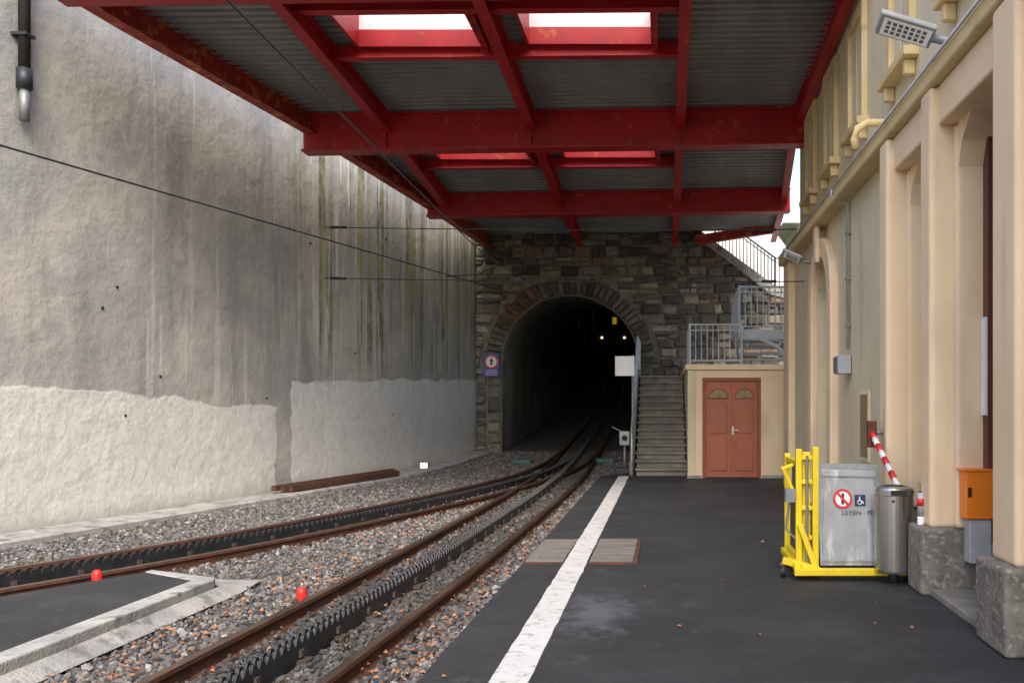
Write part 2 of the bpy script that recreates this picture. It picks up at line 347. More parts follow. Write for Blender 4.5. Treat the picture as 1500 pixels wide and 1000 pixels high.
# left service pad between tracks
pad=empty('service_pad')
poly=[(-4.27,-4),(-4.27,8.0),(-4.93,8.40),(-5.5,7.35),(-6.8,4.8),(-7.6,3.2),(-9.2,-4)]
extr('asphalt_top',poly,'z',-0.3,0.0,M['asphalt'],pad)
extr('kerb',[(-4.268,-4),(-4.08,-4),(-4.08,8.02),(-4.12,8.12),(-4.92,8.50),(-4.93,8.402),(-4.268,8.002)],'z',-0.32,0.008,M['conc'],pad,0.012)
mkobj('kerb_toe',[(-4.082,-4,-0.07),(-4.0,-4,-0.155),(-3.93,8.2,-0.155),(-4.075,8.1,-0.07),(-4.0,8.8,-0.15),(-4.6,8.37,-0.06)],[(0,1,2,3),(3,2,4,5)],M['conc'],pad)
def marker(x,y,z):
    a=Acc(); a.tube([(x,y,z-0.1),(x,y,z+0.05)],0.04,12)
    e=empty('marker_post'); prof=[(0.045,0),(0.045,0.05),(0.038,0.075),(0.022,0.092),(0,0.097)]
    v=[];f=[];n=14
    for r_,h in prof:
        for k in range(n): v.append((x+r_*math.cos(2*math.pi*k/n),y+r_*math.sin(2*math.pi*k/n),z+h))
    for i in range(len(prof)-1):
        for k in range(n): f.append((i*n+k,i*n+(k+1)%n,(i+1)*n+(k+1)%n,(i+1)*n+k))
    mkobj('cap',v,f,M['redp'],e,True); o=a.obj('stem',M['redp'],e)
marker(-3.26,7.95,-0.14); marker(-5.35,8.35,-0.06)

# ---------------------------------------------------------------- platform
pf=empty('station_platform')
extr('surface',[(-1.43,-6),(-1.43,19.6),(-0.9,19.9),(-0.9,26),(12,26),(12,-6)],'z',-0.45,0.0,M['asphalt'],pf)
Lp=[];Rp=[]
for i in range(170):
    y=-6+25.4*i/169; t_=(y+6)/25.4; Lp.append((-1.0-0.03*t_+rng.normal()*0.003,y,0.004)); Rp.append((-0.775-0.025*t_+rng.normal()*0.003,y,0.004))
mkobj('white_line',Lp+Rp,[(i,170+i,171+i,i+1) for i in range(169)],M['line'],pf)
a=Acc()
for i in range(9):
    y=8.85+i*0.172; 
    a.box(-1.41,-1.03,y,y+0.162,0.002,0.014+rng.normal()*0.002); a.box(-0.765,-0.33,y,y+0.162,0.002,0.014+rng.normal()*0.002)
a.obj('plank_cover',M['plank'],pf)
box('cover_frame',-0.325,-0.28,8.83,10.42,0.001,0.02,M['rail'],pf); box('cover_frame_front',-1.42,-1.03,8.80,8.845,0.001,0.018,M['rail'],pf); box('cover_frame_front',-0.765,-0.33,8.80,8.845,0.001,0.018,M['rail'],pf)

# ---------------------------------------------------------------- retaining wall
v=[];f=[];zs=np.linspace(-0.5,11,24)
for p in WP:
    for z in zs: v.append((p.x-0.004*z,p.y,z))
n=len(zs)
for i in range(len(WP)-1):
    for k in range(n-1): f.append((i*n+k,(i+1)*n+k,(i+1)*n+k+1,i*n+k+1))
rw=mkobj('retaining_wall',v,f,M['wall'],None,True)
sm=rw.modifiers.new('s','SOLIDIFY'); sm.thickness=0.5; sm.offset=-1
ctr=sum((Vector(rw.data.polygons[i].normal) for i in range(0,200,10)),Vector())
if ctr.x<0: sm.offset=1
a=Acc()
for _ in range(12):
    y=random.uniform(12.5,25); z=random.uniform(1.0,5.6); x=wallx(y); a.tube([(x-0.05,y,z),(x+0.004,y-0.01,z-0.01)],0.022,8)
a.obj('weep_pipes',M['dkiron'],rw)
kp=[Vector((wallx(p.y)+0.62,p.y,railz(p.y)-0.03)) for p in WP if p.y<25.6]
sweep('concrete_kerb',kp,[(-0.65,-0.25),(-0.65,0),(-0.05,0),(-0.0,-0.03),(0.0,-0.25)],[M['conc']],None)
dp=empty('drain_pipe'); px_=wallx(11.65)+0.08
tube('upper',[(px_,11.65,5.95),(px_,11.65,9.5)],0.07,M['black'],dp,16); tube('collar',[(px_,11.65,5.72),(px_,11.65,5.98)],0.095,M['dkiron'],dp,16)
tube('lower',[(px_,11.65,5.3),(px_,11.65,5.74)],0.06,M['pipe'],dp,16)
a=Acc()
for z in (6.4,7.6): a.box(px_-0.12,px_+0.085,11.56,11.74,z,z+0.04)
a.obj('pipe_brackets',M['dkiron'],dp)
a=Acc()
for k in range(3):
    a.beam((wallx(16.4)+0.22+k*0.12,16.4+k*0.1,0.02-0.01*k),(wallx(20.2)+0.22+k*0.12,20.2-k*0.2,0.06-0.01*k),0.09,0.1)
a.obj('stacked_rails',M['rail'])
gl=empty('sun_spot_box'); gx=wallx(21.6)+0.28  # added glowing box in place of a sun spot at the wall base
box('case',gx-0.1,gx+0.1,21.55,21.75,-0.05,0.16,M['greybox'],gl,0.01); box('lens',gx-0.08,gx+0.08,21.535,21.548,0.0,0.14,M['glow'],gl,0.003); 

# ---------------------------------------------------------------- ballast stones
t=(1+5**0.5)/2
ico=np.array([(-1,t,0),(1,t,0),(-1,-t,0),(1,-t,0),(0,-1,t),(0,1,t),(0,-1,-t),(0,1,-t),(t,0,-1),(t,0,1),(-t,0,-1),(-t,0,1)],float)/1.9
icf=np.array([(0,11,5),(0,5,1),(0,1,7),(0,7,10),(0,10,11),(1,5,9),(5,11,4),(11,10,2),(10,7,6),(7,1,8),(3,9,4),(3,4,2),(3,2,6),(3,6,8),(3,8,9),(4,9,5),(2,4,11),(6,2,10),(8,6,7),(9,8,1)])
pts=[];sc=[]
def inpad(x,y): return (x<-4.0 and y<8.35 and x>-9.3 and (x> np.interp(y,[-4,3.2,4.8,7.35,8.45],[-9.2,-7.6,-6.8,-5.5,-5.0])))
mY=[p.y for p in main];mX=[p.x for p in main]
railX=lambda y:(np.interp(y,mY,mX))
cnt=0
while cnt<46000:
    y=4.3+(25.9-4.3)*random.random()**1.5
    x0=wallx(y)+0.64; x=random.uniform(x0,-1.44 if y<19.4 else -0.95)
    px=975+x*1300/y
    if px<-40: continue
    if inpad(x,y): continue
    c=railX(y); o=abs(x-c)
    if abs(o-0.53)<0.05 or o<0.07: continue
    s=random.uniform(0.011,0.025)*(1+0.025*y)
    edge= 0.05*max(0,1-abs(x+1.44)/0.25) if y<19 else 0
    pts.append((x,y,railz(y)-0.135+random.uniform(-0.012,0.022)+edge)); sc.append(s); cnt+=1
pts=np.array(pts);sc=np.array(sc);n=len(pts)
q=rng.normal(size=(n,4)); q/=np.linalg.norm(q,axis=1)[:,None]
w_,x_,y_,z_=q.T
R=np.stack([1-2*(y_**2+z_**2),2*(x_*y_-z_*w_),2*(x_*z_+y_*w_),2*(x_*y_+z_*w_),1-2*(x_**2+z_**2),2*(y_*z_-x_*w_),2*(x_*z_-y_*w_),2*(y_*z_+x_*w_),1-2*(x_**2+y_**2)],1).reshape(n,3,3)
vv=ico[None]*rng.uniform(0.55,1.35,(n,1,3))*rng.uniform(0.72,1.28,(n,12,1)); vv=np.einsum('nij,nkj->nki',R,vv)*sc[:,None,None]+pts[:,None,:]
me=bpy.data.meshes.new('ballast_stones'); me.vertices.add(n*12); me.vertices.foreach_set('co',vv.reshape(-1))
ff=(icf[None]+12*np.arange(n)[:,None,None]).reshape(-1)
me.loops.add(len(ff)); me.loops.foreach_set('vertex_index',ff.astype(np.int32)); me.polygons.add(n*20); me.polygons.foreach_set('loop_start',np.arange(0,len(ff),3,dtype=np.int32)); me.update(calc_edges=True)
me.polygons.foreach_set('use_smooth',np.zeros(n*20,dtype=bool))
pal=np.array([(0.16,0.16,0.17),(0.22,0.215,0.215),(0.085,0.085,0.095),(0.17,0.14,0.125),(0.31,0.305,0.30),(0.12,0.13,0.155),(0.18,0.145,0.12)])
cc=pal[rng.integers(0,7,n)]*rng.uniform(0.5,1.1,(n,1))
cm=np.array([railX(y) for y in pts[:,1]]); dist=np.abs(pts[:,0]-cm)
dk=np.clip(0.40+np.clip(dist-0.35,0,1)*0.75,0.40,0.82)[:,None]*np.where(rng.random((n,1))<0.15,1.25,1.0); cc=cc*dk
ca=me.color_attributes.new('Col','FLOAT_COLOR','POINT'); ca.data.foreach_set('color',np.repeat(np.concatenate([cc,np.ones((n,1))],1),12,axis=0).reshape(-1).astype(np.float32))
me.materials.append(M['stonevc']); o=bpy.data.objects.new('ballast_stones',me); COL.objects.link(o)
a=Acc()
for _ in range(1700):
    r_=random.random()
    y=4.5+14*random.random()**1.5
    if r_<0.994:
        x=random.choice([random.gauss(-1.68,0.13),random.uniform(-4,-1.5),random.gauss(-3.5,0.3)]); z=railz(y)-0.096
        if x>-1.46: x=-1.5
        if inpad(x,y): continue
    else: x=random.uniform(-1.3,2.0); z=0.008
    s=random.uniform(0.013,0.029); th=random.uniform(0,6.28); c,s_=math.cos(th)*s,math.sin(th)*s
    tl=random.uniform(-0.012,0.012)
    a.add([(x-c,y-s_,z),(x+s_*.6,y-c*.6,z+0.012+tl),(x+c,y+s_,z+0.004),(x-s_*.6,y+c*.6,z+0.012-tl)],[(0,1,2,3)])
a.obj('dead_leaves',M['leaf'])

# ---------------------------------------------------------------- tunnel + portal masonry
D=26.0; CX=-2.8; CZ=2.74; RR=2.0
tp=cr([(CX,D,0),(-2.85,40,0),(-3.2,55,0),(-3.6,62,0),(-4.6,80,0)],1.0)
for p in tp: p.z=railz(p.y)-0.3
arc=[(-RR,-0.4)]+[(-RR*math.cos(a),CZ+RR*math.sin(a)) for a in np.linspace(0,math.pi,21)]+[(RR,-0.4)]
tun=empty('railway_tunnel')
sweep('lining',tp,[(u,w_) for u,w_ in arc],[M['tunnel']],None,tun,closed=False,smooth=True)
box('end_cap',-8,0,80,80.2,3,14,M['black'],tun)
zb=-0.4
arcp=[(CX+RR*math.cos(a),CZ+RR*math.sin(a)) for a in np.linspace(0,math.pi,25)]
poly=[(-5.7,zb),(-5.7,8.6),(1.05,8.6),(1.05,6.55),(3.1,4.95),(4.3,4.6),(4.3,zb),(CX+RR,zb)]+arcp+[(CX-RR,zb)]
sw=empty('stone_portal_wall')
extr('mortar_backing',poly,'y',D+0.0,D+0.7,M['mortar'],sw)
bv=[];bfc=[];bc=[]
spal=[(0.15,0.13,0.105),(0.20,0.175,0.14),(0.10,0.09,0.08),(0.27,0.24,0.20),(0.13,0.12,0.11),(0.22,0.165,0.11),(0.085,0.08,0.078),(0.17,0.165,0.155),(0.30,0.285,0.25)]
def stone(quad,dep,col):
    cx=sum(p[0] for p in quad)/4; cz=sum(p[1] for p in quad)/4; n0=len(bv)
    for k in range(4): bv.append((quad[k][0],D+0.01,quad[k][1]))
    for k in range(4): bv.append((cx+(quad[k][0]-cx)*0.93+random.uniform(-.01,.01),D-dep*0.6,cz+(quad[k][1]-cz)*0.88+random.uniform(-.01,.01)))
    for k in range(4): bv.append((cx+(quad[k][0]-cx)*0.72+random.uniform(-.02,.02),D-dep*random.uniform(0.7,1.35),cz+(quad[k][1]-cz)*0.62+random.uniform(-.012,.012)))
    for L_ in (0,4):
        for k in range(4): bfc.append((n0+L_+k,n0+L_+(k+1)%4,n0+L_+4+(k+1)%4,n0+L_+4+k))
    bfc.append((n0+8,n0+9,n0+10,n0+11)); j=random.uniform(0.6,1.25)
    for k in range(12): bc.append((col[0]*j,col[1]*j,col[2]*j,1))
RO=RR+0.62
z=zb+0.1
def topz(x): return float(np.interp(x,[-6,1.05,1.1,3.1,4.3],[8.5,8.5,6.45,4.85,4.5]))
while z<7.2:
    h=random.uniform(0.16,0.34)
    zm=z+h/2
    if zm<CZ: hw=RR+0.45
    elif zm<CZ+RO: hw=max(0.0,math.sqrt(max(0,RO**2-(zm-CZ)**2)))
    else: hw=0
    segs=[(-5.6,CX-hw),(CX+hw,4.25)] if hw>0 else [(-5.6,4.25)]
    for s0,s1 in segs:
        x=s0
        while x<s1-0.08:
            wd=random.uniform(0.16,0.62); 
            if x+wd>s1-0.15: wd=s1-x
            if zm+h/2<topz(x+wd/2):
                g=0.014; jj=lambda:random.uniform(-0.035,0.035)
                if random.random()<0.3 and h>0.22:
                    zz=z+h*random.uniform(0.4,0.6)
                    for (q0,q1) in ((z,zz),(zz,z+h)):
                        stone([(x+g+jj(),q0+g),(x+wd-g+jj(),q0+g),(x+wd-g+jj(),q1-g),(x+g+jj(),q1-g)],random.uniform(.03,.08),random.choice(spal))
                else:
                    stone([(x+g+jj(),z+g+jj()),(x+wd-g+jj(),z+g+jj()),(x+wd-g+jj(),z+h-g+jj()),(x+g+jj(),z+h-g+jj())],random.uniform(.04,.13),random.choice(spal))
            x+=wd
    z+=h
nv_=40
for k in range(nv_):
    a0=math.pi*k/nv_+0.004; a1=math.pi*(k+1)/nv_-0.004
    ri=RR+0.03; ro=RR+0.50+random.uniform(-0.05,0.08)
    colr=random.choice([(0.11,0.105,0.10),(0.15,0.14,0.125),(0.09,0.085,0.082)])
    if 0.62*nv_<k<0.85*nv_ : colr=random.choice([(0.18,0.095,0.06),(0.15,0.11,0.08)])
    stone([(CX+ri*math.cos(a0),CZ+ri*math.sin(a0)),(CX+ro*math.cos(a0),CZ+ro*math.sin(a0)),(CX+ro*math.cos(a1),CZ+ro*math.sin(a1)),(CX+ri*math.cos(a1),CZ+ri*math.sin(a1))],0.10,colr)
z=zb+0.1
while z<CZ-0.02:
    h=min(random.uniform(0.28,0.42),CZ-z)
    for s in (-1,1):
        wd=random.uniform(0.33,0.43)
        xa=CX+s*(RR+0.03); xb=CX+s*(RR+wd)
        stone([(min(xa,xb),z+.01),(max(xa,xb),z+.01),(max(xa,xb),z+h-.01),(min(xa,xb),z+h-.01)],0.09,random.choice([(0.22,0.205,0.175),(0.16,0.15,0.13)]))
    z+=h
o=mkobj('masonry_stones',bv,bfc,M['masonvc'],sw)
ca=o.data.color_attributes.new('Col','FLOAT_COLOR','POINT'); ca.data.foreach_set('color',np.array(bc,dtype=np.float32).reshape(-1))
hv=[];hf=[]
hx=np.linspace(-60,60,31); hy=np.linspace(26.7,120,16)
for y in hy:
    for x in hx:
        base=8.4+(y-26.7)*0.75
        drop=max(0,min(1,(x-0.9)/2.0))
        hv.append((x,y,base*(1-drop)+drop*(-0.45) + rng.normal()*0.15*(1-drop)))
for j in range(15):
    for k in range(30): a_=j*31+k; hf.append((a_,a_+1,a_+32,a_+31))
mkobj('hillside_terrain',hv,hf,M['hill'],None,True)

sg=empty('warning_sign')
box('panel',-5.30,-4.84,D-0.17,D-0.15,2.35,3.05,M['blue'],sg,0.004)
def disc(name,x,y,z,r,mt,par,n=28,r0=0):
    v=[];f=[]
    if r0==0:
        v=[(x+r*math.cos(2*math.pi*k/n),y,z+r*math.sin(2*math.pi*k/n)) for k in range(n)]; f=[tuple(range(n))]
    else:
        for rr_ in (r0,r): v+=[(x+rr_*math.cos(2*math.pi*k/n),y,z+rr_*math.sin(2*math.pi*k/n)) for k in range(n)]
        f=[(k,(k+1)%n,n+(k+1)%n,n+k) for k in range(n)]
    return mkobj(name,v,f,mt,par)
disc('white_disc',-5.07,D-0.174,2.80,0.19,M['white'],sg); disc('red_ring',-5.07,D-0.178,2.80,0.20,M['redp'],sg,r0=0.155)
box('figure_body',-5.10,-5.04,D-0.182,D-0.178,2.70,2.86,M['black'],sg); disc('figure_head',-5.07,D-0.182,2.885,0.025,M['black'],sg,12); box('figure_arms',-5.14,-5.0,D-0.182,D-0.178,2.82,2.84,M['black'],sg)
for i in range(3): box('text_line',-5.24,-4.90,D-0.176,D-0.172,2.42+i*0.06,2.435+i*0.06,M['white'],sg)
a=Acc(); a.box(-5.2,-5.16,D-0.15,D-0.0,2.4,2.44); a.box(-5.0,-4.96,D-0.15,D,2.9,2.94); a.obj('brackets',M['dkiron'],sg)

# train deep in tunnel
tr=empty('train'); tx=-3.62; ty=63.0; tz=railz(ty)
prof=[(-1.2,0.35),(1.2,0.35),(1.3,1.2),(1.28,2.6),(1.0,3.15),(-1.0,3.15),(-1.28,2.6),(-1.3,1.2)]
extr('body',[(tx+a_,tz+b_) for a_,b_ in prof],'y',ty,ty+14,M['trainbody'],tr,0.05)
box('windscreen',tx-0.95,tx+0.95,ty-0.03,ty-0.01,tz+1.7,tz+2.55,M['glass'],tr)
for s in (-0.8,0.8):
    bpy.ops.mesh.primitive_uv_sphere_add(radius=0.085,location=(tx+s-0.1,ty-0.06,tz+1.25),segments=12,ring_count=6); q_=bpy.context.object; q_.name='headlight'; q_.data.materials.append(M['head']); q_.parent=tr
box('bumper',tx-1.1,tx+1.1,ty-0.35,ty,tz+0.5,tz+0.8,M['dkiron'],tr)
box('yellow_marker',tx-0.15,tx+0.15,ty-0.06,ty-0.03,tz+2.2,tz+2.7,M['yem'],tr)
ts=empty('tunnel_marker_sign'); box('plate',-3.95,-3.88,40,40.03,5.0,5.45,M['yellow'],ts); box('hanger',-3.93,-3.9,40.03,40.06,5.0,5.9,M['dkiron'],ts)

# ---------------------------------------------------------------- stairs beside tunnel
ss=empty('stone_staircase'); ns=14
for i in range(ns):
    y0=19.5+i*0.27; z1=0.165*(i+1); xr=0.9 if i<2 else 0.47
    x0=-0.68
    box('step',x0,xr,y0,(y0+0.36) if i<ns-1 else 25.9,z1-0.055,z1,M['steps'],ss,0.012)
    box('riser',x0+0.03,min(xr-0.03,0.87),y0+0.06,25.9 if i==ns-1 else y0+0.32,-0.1 if i<ns-1 else 0.0,z1-0.057,M['steps'],ss)
extr('stringer',[(19.6,-0.2),(19.6,0.2),(23.3,2.5),(25.9,2.5),(25.9,-0.2)],'x',-0.80,-0.70,M['steps'],ss)
hr=Acc()
zf=lambda y: 0.1+min(1,(y-19.5)/3.8)*2.25
for y in np.arange(19.5,25.6,0.75):
    hr.tube([(-0.74,y,zf(y)),(-0.74,y,zf(y)+1.0)],0.024,6)
for hh in (0.35,0.68,1.0):
    hr.tube([(-0.74,19.5,zf(19.5)+hh),(-0.74,23.3,zf(23.3)+hh),(-0.74,25.6,zf(25.6)+hh)],0.024,6)
hr.tube([(-0.74,19.5,0.05),(-0.74,19.35,0.6),(-0.74,19.5,1.1)],0.024,6)
h_=hr.obj('handrail',M['iron'],ss)

ps=empty('track_signal'); box('white_panel',-1.10,-0.68,19.35,19.38,2.19,2.62,M['white'],ps,0.004); tube('post',[(-0.72,19.42,0),(-0.72,19.42,2.65)],0.025,M['pipe'],ps)
box('back_plate',-1.05,-0.72,19.385,19.4,2.3,2.34,M['pipe'],ps)
gs=empty('switch_lantern'); tube('stem',[(-0.95,20.6,0.0),(-0.95,20.6,0.65)],0.03,M['pipe'],gs); box('head',-1.07,-0.83,20.5,20.7,0.62,0.95,M['greybox'],gs,0.03); tube('lens',[(-0.95,20.48,0.8),(-0.95,20.42,0.8)],0.06,M['dkiron'],gs); box('base',-1.15,-0.75,20.4,20.8,-0.05,0.1,M['dkiron'],gs,0.02); tube('arm',[(-0.95,20.6,0.9),(-1.25,20.6,1.05)],0.015,M['pipe'],gs)
for (x,y) in ((-3.75,23.2),(-1.6,23.4)):
    g_=empty('switch_machine'); box('housing',x-0.25,x+0.25,y-0.15,y+0.15,railz(y)-0.12,railz(y)+0.0,M['teal'],g_,0.02); box('rod',x-0.5,x+0.5,y+0.16,y+0.2,railz(y)-0.1,railz(y)-0.06,M['rail'],g_)

# ---------------------------------------------------------------- annex with terrace
an=empty('annex_building'); ax0,ax1,ay=0.48,3.35,18.9
box('wall_left',ax0,0.78,ay,ay+0.3,0,2.30,M['peach'],an); box('wall_right',2.03,ax1,ay,ay+0.3,0,2.30,M['peach'],an); box('wall_top',0.78,2.03,ay,ay+0.3,2.14,2.30,M['peach'],an)
box('side_wall',ax0,ax0+0.3,ay+0.3,25.9,0,2.30,M['cream'],an); box('back_fill',ax0+0.3,ax1,25,25.9,0,2.30,M['cream'],an)
box('coping',ax0-0.06,ax1,ay-0.07,25.9,2.302,2.42,M['peach'],an,0.015)
box('corner_quoin',ax0-0.01,ax0+0.16,ay-0.025,ay,0,2.30,M['cream'],an,0.005)
box('corner_right',2.62,2.85,ay-0.025,ay-0.0,0,2.30,M['cream'],an,0.005)
box('plinth',ax0-0.02,0.76,ay-0.03,ay-0.0,0,0.06,M['conc'],an); box('plinth_r',2.05,ax1,ay-0.03,ay,0,0.06,M['conc'],an)
fr=Acc(); fr.box(0.78,0.85,ay-0.01,ay+0.1,0,2.14); fr.box(1.96,2.03,ay-0.01,ay+0.1,0,2.14); fr.box(0.85,1.96,ay-0.01,ay+0.1,2.07,2.14); fr.obj('door_frame',M['doorframe'],an)
for s,(dx0,dx1) in enumerate(((0.853,1.402),(1.408,1.957))):
    box('door_leaf',dx0,dx1,ay+0.05,ay+0.09,0.02,2.067,M['door'],an)
    for z0,z1 in ((0.15,0.85),(0.95,1.55)):
        box('door_panel',dx0+0.09,dx1-0.09,ay+0.03,ay+0.052,z0,z1,M['door'],an,0.012)
    cxp=(dx0+dx1)/2; 
    v=[(cxp+0.19*math.cos(t_),ay+0.045,1.70+0.19*math.sin(t_)) for t_ in np.linspace(0,math.pi,13)]; mkobj('fanlight',v,[tuple(range(13))],M['wood_pane'],an)
    mu=Acc()
    for t_ in (math.pi/4,math.pi/2,3*math.pi/4): mu.beam((cxp,ay+0.04,1.70),(cxp+0.19*math.cos(t_),ay+0.04,1.70+0.19*math.sin(t_)),0.012,0.012,(0,1,0))
    arcpts=[(cxp+0.20*math.cos(t_),ay+0.04,1.70+0.20*math.sin(t_)) for t_ in np.linspace(0,math.pi,13)]; mu.tube(arcpts+[arcpts[0]],0.012,6); mu.obj('muntins',M['doorframe'],an)
tube('door_handle',[(1.43,ay+0.0,1.02),(1.55,ay-0.0,1.02)],0.012,M['white'],an); box('lock_plate',1.415,1.45,ay+0.03,ay+0.048,0.92,1.1,M['white'],an)
def railing(a,p0,p1,h,sp=0.12,th=0.012,r=0.018):
    p0=Vector(p0);p1=Vector(p1);L_=(p1-p0).length;n=max(1,int(L_/sp)); U=Vector((0,0,1))
    a.tube([p0+U*h,p1+U*h],r,6); a.tube([p0+U*0.08,p1+U*0.08],r*0.8,6); a.tube([p0+U*(h-0.12),p1+U*(h-0.12)],r*0.6,6)
    for i in range(n+1):
        q=p0+(p1-p0)*i/n; big=(i==0 or i==n); a.tube([q+U*(0 if big else 0.08),q+U*(h+0.03 if big else h)],r*1.2 if big else th,5)
tg=Acc(); railing(tg,(0.52,18.93,2.42),(1.62,18.93,2.42),0.85,0.12,0.013,0.023); railing(tg,(0.52,18.93,2.42),(0.52,21.0,2.42),0.85); tg.obj('terrace_railing',M['iron'],an)
bl=empty('iron_balcony'); box('floor',1.60,3.3,19.5,21.6,3.12,3.20,M['iron'],bl,0.01)
box('edge_beam',1.58,3.3,19.46,19.50,3.00,3.21,M['iron'],bl,0.005)
bg_=Acc(); railing(bg_,(1.62,19.52,3.2),(3.2,19.52,3.2),0.95,0.13,0.014,0.026); railing(bg_,(1.62,19.52,3.2),(1.62,21.5,3.2),0.95,0.13,0.014,0.025); bg_.obj('balcony_railing',M['iron'],bl)
br=Acc(); arcq=[(1.75+1.15*math.sin(t_),19.5,1.95+1.10*math.cos(t_)) for t_ in np.linspace(0,math.pi/2,14)]; br.tube(arcq,0.045,8)
arcq=[(2.62+0.16*math.cos(t_),19.5,2.80+0.16*math.sin(t_)) for t_ in np.linspace(0,2*math.pi,17)]; br.tube(arcq,0.028,6)
br.beam((2.93,19.5,1.95),(2.93,19.5,3.05),0.06,0.06); br.obj('bracket',M['iron'],bl)
for i in range(4): box('tread',1.68,2.75,20.0+i*0.28,20.3+i*0.28,2.56+i*0.15,2.60+i*0.15,M['iron'],bl)
a=Acc(); a.beam((1.66,19.9,2.45),(1.66,21.2,3.12),0.03,0.14); a.beam((2.78,19.9,2.45),(2.78,21.2,3.12),0.03,0.14); a.obj('tread_stringers',M['iron'],bl)

us=empty('upper_staircase'); 
extr('stringer',[(1.0,6.35),(1.0,6.62),(3.15,5.02),(4.6,4.62),(4.6,4.35),(3.1,4.75)],'y',D-0.14,D+0.9,M['conc'],us)
a=Acc()
P0=(1.5,D+0.75,6.35);P1=(3.3,D+0.75,5.02)
railing(a,P0,P1,0.95,0.13,0.016,0.028); railing(a,P1,(4.5,D+0.75,4.7),0.95,0.13); a.obj('railing',M['dkiron'],us)
gw=empty('garden_wall'); extr('rendered_wall',[(0.9,-0.4),(0.9,9),(3.2,9),(3.2,7.4),(4.1,6.2),(4.1,-0.4)],'y',28.2,28.6,M['lite'],gw)
hs=empty('neighbour_house'); box('walls',4.9,14,33,44,-0.4,8.2,M['lite'],hs); extr('roof',[(4.3,8.2),(14.6,8.2),(9.5,12)],'y',32.5,44.5,M['lite'],hs)
for i in range(3): box('window',5.1+i*2.4,6.0+i*2.4,32.97,33.02,5,6.4,M['glass'],hs)

# ---------------------------------------------------------------- station building
sb=empty('station_building')
box('core',2.82,12,-6,17.28,0,9.3,M['cream'],sb)
FX=2.42
def panel(y0,y1,z0,z1,x0=FX,mt='cream'): return box('wall_panel',x0,2.83,y0,y1,z0,z1,M[mt],sb)
panel(9.2,12.4,0,4.25); panel(14.4,17.3,0,4.25); panel(-6,3.0,0,4.25); 
box('lintel',2.28,2.83,3.0,9.2,3.92,4.25,M['peach'],sb,0.02)
ym=13.4; ra=0.68; spz=3.1
poly=[(12.4,0),(12.4,4.25),(14.4,4.25),(14.4,0),(ym+ra,0)]+[(ym+ra*math.cos(t_),spz+ra*math.sin(t_)) for t_ in np.linspace(0,math.pi,17)]+[(ym-ra,0)]
extr('arched_wall',poly,'x',FX+0.001,2.83,M['cream'],sb)
ro=ra+0.30
poly=[(ym+ro,0),(ym+ro,spz)]+[(ym+ro*math.cos(t_),spz+ro*math.sin(t_)) for t_ in np.linspace(0,math.pi,17)]+[(ym-ro,0),(ym-ra,0)]+[(ym+ra*math.cos(t_),spz+ra*math.sin(t_)) for t_ in np.linspace(math.pi,0,17)]+[(ym+ra,0)]
extr('arch_surround',poly,'x',2.30,2.43,M['peach'],sb,0.03)
box('arch_door',2.72,2.82,ym-ra,ym+ra,0.1,3.85,M['cream'],sb); box('keystone',2.24,2.31,ym-0.12,ym+0.12,3.70,4.25,M['peach'],sb,0.02)
def pier(y0,y1,xf=2.21):
    box('pier',xf,2.83,y0,y1,0.55,4.25,M['peach'],sb,0.045,4)
    box('pier_plinth',xf-0.09,2.83,y0-0.06,y1+0.06,0,0.56,M['plinth'],sb,0.03,3)
def jamb(ya,yb):
    box('jamb',2.40,2.82,ya,yb,0.56,3.92,M['peach'],sb,0.04,4)
for y0,y1 in ((7.42,7.72),(8.88,9.2),(5.6,6.03),(4.2,4.5),(3.0,3.3)): pier(y0,y1)
jamb(7.33,7.42); jamb(7.72,7.80); jamb(8.78,8.88); jamb(6.03,6.12)
for (a0,a1,yj,sg_) in ((6.12,7.33,7.33,1),(7.80,8.78,8.78,1)):
    extr('shoulder',[(a1,3.92),(a1-0.30,3.92),(a1-0.22,3.86),(a1-0.08,3.74),(a1,3.55)],'x',2.42,2.80,M['peach'],sb)
    extr('shoulder',[(a0,3.92),(a0+0.30,3.92),(a0+0.22,3.86),(a0+0.08,3.74),(a0,3.55)],'x',2.42,2.80,M['peach'],sb)
box('door_frame',2.62,2.76,7.22,7.33,0.1,3.9,M['brown'],sb,0.005); box('door_frame_n',2.70,2.76,6.12,6.24,0.1,3.9,M['brown'],sb,0.005)
box('door_poster',2.60,2.62,7.225,7.32,1.5,2.3,M['white'],sb)
box('door_mid',2.71,2.75,6.24,7.2,2.4,2.55,M['brown'],sb); box('door_glass',2.74,2.78,6.24,7.2,0.9,3.9,M['glass'],sb); box('door_low',2.72,2.76,6.24,7.2,0.1,0.9,M['brown'],sb)
box('threshold',2.2,2.82,6.09,7.36,0,0.06,M['steps'],sb,0.01)
box('blind_infill',2.62,2.82,7.80,8.78,0,3.92,M['cream'],sb); box('blind_sill',2.5,2.62,7.80,8.78,0.8,0.9,M['peach'],sb,0.01)
box('door_panel_near',2.62,2.82,4.5,5.6,0,3.92,M['cream'],sb)
box('string_course_lower',2.20,2.84,-6,17.34,4.252,4.42,M['ochre'],sb,0.03,3); box('string_course_upper',2.30,2.84,-6,17.34,4.423,4.55,M['ochre'],sb,0.03,3)
box('upper_wall',2.62,2.83,-6,17.3,4.55,9.3,M['cream'],sb)
box('roof_eave',2.45,12.4,-6.3,17.6,9.3,9.55,M['brown'],sb)
